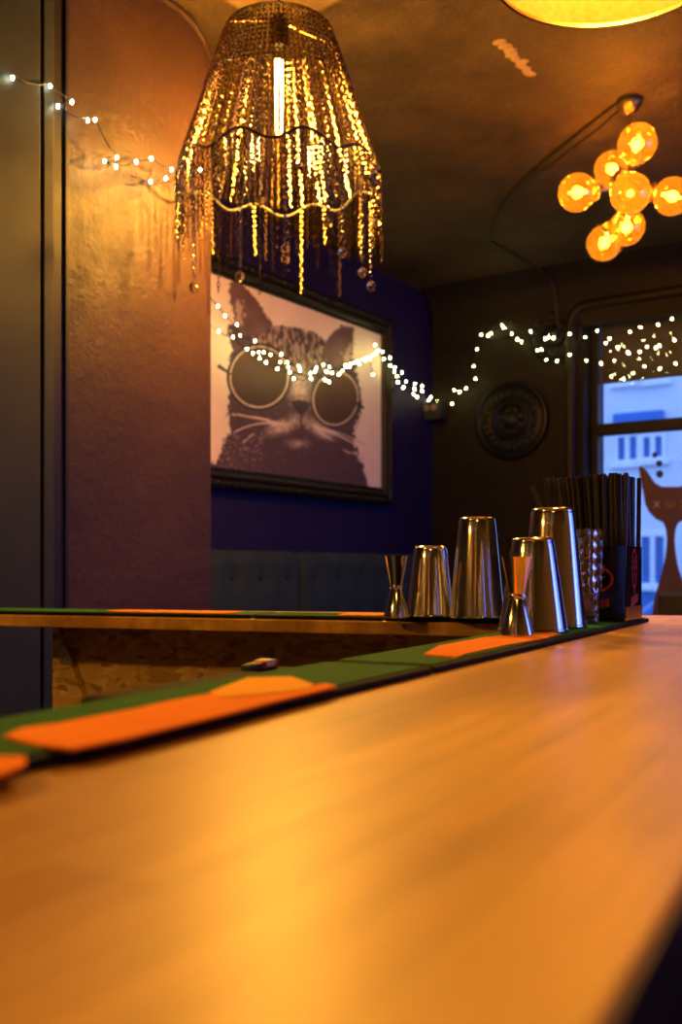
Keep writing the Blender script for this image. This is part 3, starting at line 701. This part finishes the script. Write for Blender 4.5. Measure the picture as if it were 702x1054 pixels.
# ornate frame (profile swept as four mitred sides)
FWd = .085
def frame_side(mb, a, b, out):   # a,b: (t,h) inner corners, out: outward (t,h)
    prof = [(0,.030),(.008,.044),(.018,.042),(.026,.052),(.040,.056),(.050,.050),(.058,.060),(.072,.066),(FWd,.058),(FWd,.006),(0,.006)]
    at0 = Vector(a); bt0 = Vector(b); d = (bt0-at0).normalized()
    va = [R(s, *(at0+Vector(out)*w-d*w)) for w, s in prof]; vb = [R(s, *(bt0+Vector(out)*w+d*w)) for w, s in prof]
    n = len(prof); mb.add(va+vb, [tuple(range(n)), tuple(range(2*n-1,n-1,-1))]+[(i,(i+1)%n,(i+1)%n+n,i+n) for i in range(n)])
    L_ = (bt0-at0).length; m_ = int(L_/.022)
    for i in range(m_):
        p = at0+d*(L_*(i+.5)/m_); c = p+Vector(out)*.036; mb.ball(R(.055, c.x, c.y), .0085, 6, 4)
        c = p+Vector(out)*.066; 
        if i % 2: mb.ball(R(.062, c.x, c.y), .010, 6, 4)
mb = MB(); frame_side(mb, (tl,top),(tr,top),(0,1)); frame_side(mb, (tl,bot),(tr,bot),(0,-1)); frame_side(mb, (tl,bot),(tl,top),(1,0)); frame_side(mb, (tr,bot),(tr,top),(-1,0))
wpart(mb, 'picture_frame', M['frame'], pic)

# ------------------------------------------------------------------ ceiling roses on the back wall
def rose(px, py, dia, label):
    p = hit_t(px, py, 0); s, _ = st(p); o = thing('ceiling_rose', label, 'wall rose', R(s, 0, p.z), RANG, 'black plaster roses on the back wall')
    r = dia/2; Mx = Matrix.Rotation(PI/2, 4, 'X')
    prof = [(r,0.001),(r,.012),(r*.97,.024),(r*.92,.028),(r*.88,.020),(r*.84,.016),(r*.80,.022),(r*.72,.026),(r*.60,.022),(r*.54,.014),(r*.50,.016),(r*.46,.030),(r*.42,.034),(r*.38,.026),(r*.34,.016),(r*.22,.018),(r*.18,.030),(r*.10,.038),(.001,.04)]
    mb = MB(); mb.lathe(prof, 56, Mx); mb.build('rose_plate', M['frame'], o, smooth=True)
    mb = MB()
    for k in range(24):
        a = 2*PI*k/24; mb.ball(Mx @ Vector((r*.66*math.cos(a), r*.66*math.sin(a), .025)), .5, 8, 6, Mx @ Matrix.Rotation(a,4,'Z'), (r*.2,r*.11,.024))
    mb2 = MB()
    for k in range(8):
        a = 2*PI*k/8; mb2.ball(Mx @ Vector((r*.28*math.cos(a), r*.28*math.sin(a), .018)), .5, 8, 6, Mx @ Matrix.Rotation(a,4,'Z'), (r*.16,r*.12,.024))
    mb.build('outer_petals', M['frame'], o, smooth=True); mb2.build('inner_petals', M['frame'], o, smooth=True)
rose(527, 433, .43, 'large round black plaster rose low on the back wall')
rose(572, 343, .31, 'smaller black plaster rose high beside the window corner')
# small wall speaker at the corner
p = hit_t(447, 424, .05); s, t_ = st(p)
sp = thing('wall_speaker', 'small black wall box at the corner where the fairy lights hang', 'speaker', R(s, .0, p.z), RANG)
mb = MB(); mb.box((-.055,-.10,-.05),(.055,-.002,.05)); mb.build('speaker_case', M['black'], sp, bevel=.008)
for dx in (-.022,.026):
    mb = MB(); mb.lathe([(.018,0),(.02,.004),(.012,.007),(.001,.004)], 16, Matrix.Translation((dx,-.101,.018)) @ Matrix.Rotation(PI/2,4,'X')); mb.build('speaker_cone', simple('dusky_cone', (.25,.16,.16), .4), sp, smooth=True)

# ------------------------------------------------------------------ sofa (banquette)
s0t = 2.72; seam = st(hit_s(315, 600, .16))[1]; h_top = EYE+.073
sofa = thing('banquette_sofa', 'dark teal velvet banquette with buttoned high back under the picture', 'sofa', R(.004, 1.4, 0), RANG)
def backrest(ta_, tb_):
    n_u = 46; n_v = 26; vs = []; w = ta_-tb_; h0, h1 = .44, h_top
    cols = max(3, round(w/.22)); 
    for j in range(n_v+1):
        for i in range(n_u+1):
            u = i/n_u; v_ = j/n_v; x = tb_+w*u; z = h0+(h1-h0)*v_
            d = .15; e = min(u*w, (1-u)*w); d -= .035*math.exp(-(e/.02)); d -= .04*math.exp(-((1-v_)*(h1-h0)/.02))
            for r_ in range(4):
                zc = h0+.14+r_*.19
                for c in range(cols+1):
                    xc = tb_+w*(c+(.5 if r_ % 2 else 1))/(cols+1)
                    q2 = ((x-xc)**2+(z-zc)**2); d -= .028*math.exp(-q2/.0012)
                    
            d += .006*math.cos((x-tb_)/w*2*PI*(cols+1))
            vs.append(R(d, x, z))
    fs = [(j*(n_u+1)+i, j*(n_u+1)+i+1, (j+1)*(n_u+1)+i+1, (j+1)*(n_u+1)+i) for j in range(n_v) for i in range(n_u)]
    mb = MB(); mb.add(vs, fs); rbox(mb, .006, .10, tb_+.004, ta_-.004, h0, h1-.004)
    wpart(mb, 'backrest', M['velvet'], sofa, smooth=True)
    mb = MB()
    for r_ in range(4):
        for c in range(cols+1):
            xc = tb_+w*(c+(.5 if r_ % 2 else 1))/(cols+1)
            if tb_+.05 < xc < ta_-.05: mb.ball(R(.128, xc, h0+.14+r_*.19), .012, 8, 6)
    wpart(mb, 'tufting_buttons', M['velvet'], sofa, smooth=True)
backrest(s0t, seam+.006); backrest(seam-.006, .25)
for a, b in ((s0t, seam+.004), (seam-.004, .25)):
    mb = rbox(MB(), .10, .66, b, a, .32, .47); wpart(mb, 'seat_cushion', M['velvet'], sofa, bevel=.03)
wpart(rbox(MB(), .02, .62, .25, s0t, .02, .32), 'sofa_base', M['black'], sofa, bevel=.01)

# dark chair by the window
ch = thing('window_chair', 'dark chair standing by the window beyond the straw holder', 'chair', hit_t(712, 600, .75).xy.to_3d(), RANG)
zt = hit_t(700, 611, .75).z
mb = MB(); mb.box((-.19,-.19,.43),(.19,.19,.48)); mb.build('seat', M['black'], ch, bevel=.015)
mb = MB(); mb.box((-.19,.16,.62),(.19,.19,zt)); mb.build('backrest', M['black'], ch, bevel=.02)
for x in (-.17,.17):
    for y in (-.17,.175): mb = MB(); mb.box((x-.014,y-.014,0),(x+.014,y+.014,.43 if y < 0 else zt-.06)); mb.build('leg', M['black'], ch)

# ------------------------------------------------------------------ chain pendant lamp
KS = 1.27; LC = Vector((-.128*KS, 2.05*KS, 0))
chl = thing('chain_pendant_lamp', 'bell-shaped hanging lamp of fine metal chains with crystal drops', 'lamp', (LC.x, LC.y, EYE+.81*KS)); chl.scale = (KS,)*3
Z0 = 0.0; Z1 = .295; R0, R1 = .207, .108
def ring_pts(r, z, n=48, amp=0, lob=8): return [Vector((r*math.cos(2*PI*k/n), r*math.sin(2*PI*k/n), z+amp*math.cos(lob*2*PI*k/n))) for k in range(n)]
mb = MB(); mb.tube(ring_pts(R0, Z0, 96, .012, 10), .0028, 6, True); mb.build('lower_ring', M['black'], chl, smooth=True)
mb = MB(); mb.tube(ring_pts(R1, Z1), .0025, 6, True); mb.build('top_ring', M['blackmetal'], chl, smooth=True)
mb = MB()
for k in range(4): a = PI/2*k+.4; mb.tube([Vector((R1*math.cos(a), R1*math.sin(a), Z1)), Vector((.015*math.cos(a), .015*math.sin(a), Z1+.02))], .0018, 6)
mb.build('spider_wires', M['brass'], chl)
def cone_r(z): f = 1-(z-Z0)/(Z1-Z0); return R1+(R0-R1)*(f**.92)
for i in range(11):
    z = Z1-.006-i*.0115; mb = MB(); r = cone_r(z)+.002; m_ = int(2*PI*r/.0125)
    for k in range(m_):
        a = 2*PI*(k+.5*(i % 2))/m_; a2 = a+.62*2*PI/m_
        mb.tube([Vector((r*math.cos(a), r*math.sin(a), z)), Vector((r*math.cos(a2), r*math.sin(a2), z-.0006))], .0016, 4)
    mb.build('bead_row', M['darksteel'], chl)
LK = .0105
def chain_mesh(n_links, wr=.00105):
    mb = MB()
    for i in range(n_links):
        c = -i*LK-LK/2; pts = []; hw = .0028; hl = LK*.60
        for k in range(8):
            a = 2*PI*k/8; x = hw*math.cos(a); z = c+hl*math.sin(a)
            pts.append(Vector((x, 0, z)) if i % 2 else Vector((0, x, z)))
        mb.tube(pts, wr, 4, True)
    return mb
NCH = 92; nl = int(math.hypot(Z1-Z0, R0-R1)/LK); cm = None
for k in range(NCH):
    a = 2*PI*k/NCH
    if cm is None: o = chain_mesh(nl).build('shade_chain', M['darksteel'], chl, smooth=True); cm = o
    else: o = cm.copy(); COL.objects.link(o)
    tp = Vector((R1*math.cos(a), R1*math.sin(a), Z1)); bt = Vector((R0*math.cos(a), R0*math.sin(a), Z0+random.uniform(-.004,.004)))
    o.location = tp; qt = (tp-bt).to_track_quat('Z', 'Y').to_matrix().to_4x4() @ Matrix.Rotation(random.uniform(0, 3), 4, 'Z'); o.rotation_euler = qt.to_euler()
fm = {}
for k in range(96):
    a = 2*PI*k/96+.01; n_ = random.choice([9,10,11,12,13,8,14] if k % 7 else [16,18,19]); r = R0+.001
    if n_ not in fm: o = chain_mesh(n_).build('fringe_chain', M['shadowchain'], chl, smooth=True); fm[n_] = o
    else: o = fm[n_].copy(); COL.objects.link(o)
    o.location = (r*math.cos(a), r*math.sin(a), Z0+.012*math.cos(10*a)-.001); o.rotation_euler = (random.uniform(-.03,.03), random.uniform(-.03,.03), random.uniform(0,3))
# swagged chain loops inside the fringe
mb = MB()
for k in range(10):
    a0 = 2*PI*k/10; 
    for i in range(9):
        def sp_(u): a = a0+2*PI/10*u; return Vector(((R0+.004)*math.cos(a), (R0+.004)*math.sin(a), Z0-.005-.055*math.sin(PI*u)))
        mb.tube([sp_(i/9), sp_((i+.8)/9)], .0014, 4)
mb.build('swag_chain', M['darksteel'], chl)
drop0 = None
for (px, py) in ((222,192),(186,204),(269,206),(338,229),(353,260),(294,256),(294,267),(247,285),(373,281),(382,295),(387,231),(383,186),(199,296),(234,160),(310,170)):
    dx = (px-CX)/F; # put it on the fringe cylinder, near side or far side
    A_ = dx*dx+1; Bq = -2*(dx*LC.x+LC.y); Cq = LC.x**2+LC.y**2-((R0+.004)*KS)**2; D_ = Bq*Bq-4*A_*Cq
    yy = (-Bq-math.sqrt(max(D_, 0)))/(2*A_) if px in (269,353,294,247,373,382,199) or True else 0
    p = Vector((dx*yy, yy, EYE+(HY-py)/F*yy))-Vector(chl.location); p = p/KS
    if drop0 is None:
        mb = MB(); mb.ball((0,0,0), .0092, 8, 5, None, (1,1,1.15)); mb.tube([(0,0,.010),(0,0,.02)], .0008, 4); o = drop0 = mb.build('crystal_drop', M['crystal'], chl)
    else: o = drop0.copy(); COL.objects.link(o)
    o.location = p
# carrying chains of the drops
for o in [c for c in chl.children if c.name.startswith('crystal_drop')]:
    n_ = max(1, int(-(o.location.z+.016)/LK)); 
    if n_ > 1:
        c = chain_mesh(n_).build('drop_chain', M['darksteel'], chl, smooth=True); c.location = (o.location.x*.995, o.location.y*.995, o.location.z+.018+n_*LK)
mb = MB(); mb.lathe([(.020,.262),(.021,.30),(.016,.325),(.004,.335)], 20, cap=True); mb.build('bulb_socket', M['blackmetal'], chl, smooth=True)
mb = MB(); mb.tube([(0,0,.33),(0,0,(H-EYE)/KS-.81-.02)], .003, 8); mb.lathe([(.05,(H-EYE)/KS-.81),(.05,(H-EYE)/KS-.83),(.02,(H-EYE)/KS-.845),(.004,(H-EYE)/KS-.85)], 24); mb.build('suspension_cord', M['black'], chl, smooth=True)
mb = MB(); mb.lathe([(.012,.262),(.0165,.245),(.017,.10),(.014,.085),(.006,.077),(.0005,.075)], 20); mb.build('tube_bulb', M['clearbulb'], chl, smooth=True)
mb = MB()
for k in range(4):
    a = PI/2*k+.3; mb.tube([Vector((.0065*math.cos(a), .0065*math.sin(a), .238)), Vector((.0075*math.cos(a+.3), .0075*math.sin(a+.3), .17)), Vector((.0065*math.cos(a+.6), .0065*math.sin(a+.6), .095))], .0016, 5)
mb.build('filament', M['filament'], chl)
lamp('POINT', 'chain_lamp_light', (0,0,.045), 125, WARM, .03, parent=chl)

# ------------------------------------------------------------------ drum lamps
def drum(x, y, z, label, power, r=.2, h=.24, hidden=False):
    t = thing('drum_lamp', label, 'lamp', (x, y, z))
    mb = MB(); mb.lathe([(r,0),(r,h),(r-.0025,h),(r-.0025,0),(r,0)], 64); mb.build('lamp_shade', M['shade'], t, smooth=True)
    mb = MB(); mb.lathe([(r+.001,-.002),(r+.001,.004),(r-.0035,.004),(r-.0035,-.002),(r+.001,-.002)], 64); mb.build('shade_rim', M['brass'], t, smooth=True)
    mb = MB()
    for k in range(3): a = 2*PI*k/3; mb.tube([(0,0,h-.02),(r*math.cos(a)*.99, r*math.sin(a)*.99, h-.02)], .0018, 5)
    mb.build('spider_wires', M['blackmetal'], t)
    mb = MB(); mb.tube([(0,0,h-.09),(0,0,h-.03)], .016, 12); mb.tube([(0,0,h-.03),(0,0,H-z-.02)], .003, 8); mb.lathe([(.05,H-z),(.05,H-z-.02),(.004,H-z-.035)], 24); mb.build('suspension_cord', M['black'], t, smooth=True)
    mb = MB(); mb.ball((0,0,h-.125), .03, 16, 10, None, (1,1,1.2)); mb.build('light_bulb', emit('warm_bulb', (1,.6,.22), 22), t, smooth=True)
    lamp('POINT', 'drum_lamp_light', (0,0,h-.125), power, WARM, .04, parent=t)
    return t
drum((615-CX)/F*1.714, 1.60, EYE+.979, 'yellow fabric drum lamp over the bar in the upper right corner', 60)
drum(.10, .25, EYE+.95, 'added second yellow drum lamp above the near end of the bar, unseen', 16)  # added lamp, out of view, more warm light on the counter
WARM, keep = (1.0, .70, .38), WARM
for s_, l_ in ((1.7,'left'), (3.4,'right')):
    q_ = R(s_, 7.5); drum(q_.x, q_.y, 1.9, l_+' added yellow drum lamp by the rear wall behind the viewer, unseen', 115)  # two added lamps, out of view, brighten what the tins reflect
WARM = keep
drum(-.82, .72, EYE+.42, 'added low yellow drum lamp over the bartender side, left of the viewer, unseen', 56, r=.12, h=.16)  # added lamp, out of view, lights the OSB panel

# ------------------------------------------------------------------ globe chandelier
gy = 3.29
gc = at(648, 193, gy); glb = thing('globe_chandelier', 'sputnik ceiling lamp with seven amber glass globes', 'lamp', (gc.x, gc.y, gc.z))
mb = MB(); mb.ball((0,0,0), .022, 16, 10); mb.build('hub', M['brass'], glb, smooth=True)
mb = MB(); mb.tube([(0,0,.02),(0,0,H-gc.z-.02)], .006, 8); mb.build('down_rod', M['brass'], glb, smooth=True)
mb = MB(); zt = H-gc.z; mb.lathe([(.042,zt-.001),(.042,zt-.016),(.036,zt-.022)], 28, cap=False); mb.build('ceiling_canopy', M['black'], glb, smooth=True)
mb = MB(); mb.lathe([(.036,zt-.022),(.026,zt-.040),(.006,zt-.048)], 28); mb.build('canopy_bell', M['brass'], glb, smooth=True)
for (px, py, yy) in ((656,147.5,3.12),(630,174,3.40),(594,198,3.24),(649,199,3.02),(692,202,3.26),(645,234,3.42),(622,250,3.50)):
    p = at(px, py, yy)-gc; dr = p.normalized(); r = .0615; Mx = Matrix.Translation(p) @ dr.to_track_quat('Z','Y').to_matrix().to_4x4()
    mb = MB(); mb.tube([dr*.018, p-dr*(r+.012)], .0045, 8); mb.build('arm', M['brass'], glb, smooth=True)
    mb = MB(); prof = [(.012,-r-.014),(.026,-r-.012),(.028,-r-.004),(.024,-r+.004),(.016,-r+.008),(.012,-r+.022)]; mb.lathe(prof, 20, Mx)
    for k in range(10): a = 2*PI*k/10; mb.ball(Mx @ Vector((.030*math.cos(a), .030*math.sin(a), -r-.003)), .0045, 6, 4)
    mb.build('globe_collar', M['brass'], glb, smooth=True)
    mb = MB(); pr = []
    for i in range(17):
        a = .40+(PI-.40)*i/16; pr.append((max(r*math.sin(a), .0004), -r*math.cos(a)))
    mb.lathe(pr, 28, Mx); gg = mb.build('glass_globe', M['amber'], glb, smooth=True)
    mb = MB(); mb.lathe([(.0045,-.034),(.0085,-.015),(.0085,.0),(.005,.018),(.0006,.032)], 12, Mx); mb.build('candle_bulb', M['globebulb'], glb, smooth=True)
    lamp('POINT', 'globe_light', p, 6.0, (1,.5,.1), .02, parent=glb)
# ceiling cable
def ceil_pt(px, py): return hit_z(px, py, H-.006)
pts = [ceil_pt(x, y) for x, y in ((640,104),(610,126),(580,150),(560,166),(545,180),(530,196),(517,214),(508,232),(505,248))]
e = pts[-1]; pts.append(Vector(e))
q1 = hit_t(507, 270, .0); pts = pts[:-1]
s_, t_ = st(pts[-1]); pts.append(R(s_+.02, .19, H-.010)); pts.append(R(s_+.05, .10, H-.045)); pts.append(R(s_+.06, .055, H-.10)); pts.append(R(s_+.065, .045, H-.20)); pts.append(R(s_+.07, .02, H-.32)); 
mb = MB(); mb.tube(pts, .0055, 6); tag(mb.build('ceiling_cable', M['black'], smooth=True), 'black cable running over the ceiling from globe lamp to back wall', 'cable')
pts = [ceil_pt(x, y) for x, y in ((644,108),(620,130),(590,152),(562,174),(545,186))]
mb = MB(); mb.tube(pts, .003, 5); tag(mb.build('ceiling_wire', M['brass'], smooth=True), 'thin bright wire beside the thick ceiling cable', 'wire')
# raised plaster scar on the ceiling
mb = MB(); a = ceil_pt(517, 45); b = ceil_pt(546, 77); 
for i in range(9):
    p = a.lerp(b, i/8); mb.ball(Vector((p.x+random.uniform(-.008,.008), p.y, H-.001)), .02, 8, 5, Matrix.Rotation(random.uniform(0,3),4,'Z'), (1.2,.8,.35))
tag(mb.build('plaster_scar', plaster('pale_scar_plaster', (.3,.2,.1), (.45,.3,.16), .7), smooth=True), 'pale flaked plaster scar on the ceiling beside the drum lamp', 'plaster patch')

# ------------------------------------------------------------------ fairy lights
def fairy(label, pts, rad, mat, wire_order=None, extra_wires=()):
    c = Vector(pts[0]); t = thing('fairy_lights', label, 'fairy lights', c)
    mb = MB(); path = [p-c for p in pts]; fine = []
    for i in range(len(path)-1):
        for k in range(3):
            f_ = k/3; q3 = path[i].lerp(path[i+1], f_); q3.z -= .012*4*f_*(1-f_)*min(1, (path[i+1]-path[i]).length/.1); fine.append(q3)
    fine.append(path[-1]); 
    for q3 in fine: q3.z += rad*.9
    mb.tube(fine, .0019, 5); mb.build('wire', M['black'], t)
    first = None
    for p in path:
        if first is None:
            mb = MB(); mb.ball((0,0,0), rad*.52, 10, 7, None, (.8,.8,1.2)); o = first = mb.build('led_bulb', mat, t, smooth=True)
        else: o = first.copy(); COL.objects.link(o)
        o.location = p; o.parent = t
    return t
def conv(L_, sx, ox, oy): return [(x/sx+ox, y/sx+oy) for x, y in L_]
left = conv([(40,248),(160,275),(230,325),(185,340),(280,385),(303,382),(373,502),(333,515),(370,532),(435,517),(483,506),(548,541),(529,569),(480,580),(640,550)], 3.1, 0, 0)
fairy('white fairy light string on the black door and bronze pier, left of chain lamp', [hit_s(x, y, PSs+.05) for x, y in left[:14]] + [hit_s(*left[14], PSs+.03)], .0072, M['fairycool'])
pic_up = conv([(37,125),(68,158),(93,193),(137,225),(148,264),(202,285),(215,325),(257,333),(297,332),(318,362),(360,376),(365,390),(423,382),(449,370),(480,400),(517,390),(545,366),(573,357),(592,350),(605,345),(628,335),(641,327),(635,303)], 3.51, 205, 270)
pic_lo = conv([(30,215),(70,250),(122,270),(173,313),(195,328),(233,325),(219,347),(242,362),(283,385),(292,360),(328,397),(322,378),(342,420),(405,420),(402,402),(418,395),(455,425),(470,432),(460,395),(470,378),(505,405),(527,370),(531,378),(543,378),(560,362),(577,366),(600,356),(617,346),(628,408)], 3.51, 205, 270)
fairy('upper fairy light strand swagged across the cat picture', [hit_s(x, y, .13) for x, y in pic_up], .0062, M['fairy'])
fairy('lower fairy light strand swagged across the cat sunglasses', [hit_s(x, y, .15) for x, y in pic_lo], .0062, M['fairy'])
c5 = lambda L_: conv(L_, 2.325, 400, 280)
corner = conv([(662,323),(645,318),(667,350),(690,345),(690,373),(673,463)], 3.51, 205, 270) 
corner = corner[:5] + c5([(14,228),(14,238),(32,240),(20,250),(22,264),(42,262),(36,276),(63,268),(62,280),(80,273),(80,285),(60,292),(68,302)])
fairy('fairy light strand drooping from the picture edge to the room corner', [hit_s(x, y, .09) for x, y in corner], .0062, M['fairy'])
bk = c5([(85,308),(101,299),(96,306),(81,313),(117,310),(127,318),(125,325),(152,315),(157,283),(170,287),(185,278),(208,256),(203,225),(212,185),(221,150),(238,152),(245,147),(272,128),(277,133),(295,147),(308,161),(318,167),(340,142),(375,160),(394,157),(433,148),(471,156),(499,143)])
fairy('fairy light strand climbing the back wall between the two plaster roses', [hit_t(x, y, .06) for x, y in bk], .0056, M['fairy'])
bk2 = c5([(383,155),(366,186),(356,188),(378,210),(403,214),(433,198),(473,212),(509,221)])
fairy('short fairy light strand looping under the smaller plaster rose', [hit_t(x, y, .085) for x, y in bk2], .0056, M['fairy'])
wn = c5([(529,159),(577,143),(603,132),(645,126),(678,112),(700,92),(730,80)])
fairy('topmost fairy light strand across the window', [hit_t(x, y, -.02) for x, y in wn], .0056, M['fairy'])
wn = c5([(520,170),(548,180),(572,192),(574,194),(601,191),(619,179),(640,181),(648,176),(684,163),(720,150)])
fairy('middle fairy light strand across the window', [hit_t(x, y, -.04) for x, y in wn], .0056, M['fairy'])
wn = c5([(540,212),(533,250),(562,256),(585,242),(612,226),(649,231),(687,219),(715,205)])
fairy('lowest fairy light strand across the brown window blind', [hit_t(x, y, -.06) for x, y in wn], .0048, M['fairy'])
# thin wires tied up from the wall box
mb = MB(); a = hit_t(440, 415, .05); b = hit_t(470, 345, .05); c = hit_t(484, 398, .05); mb.tube([a, b, c], .0009, 5)
tag(mb.build('hanging_wire', M['blackmetal']), 'thin wire looped up the corner above the wall box', 'wire')
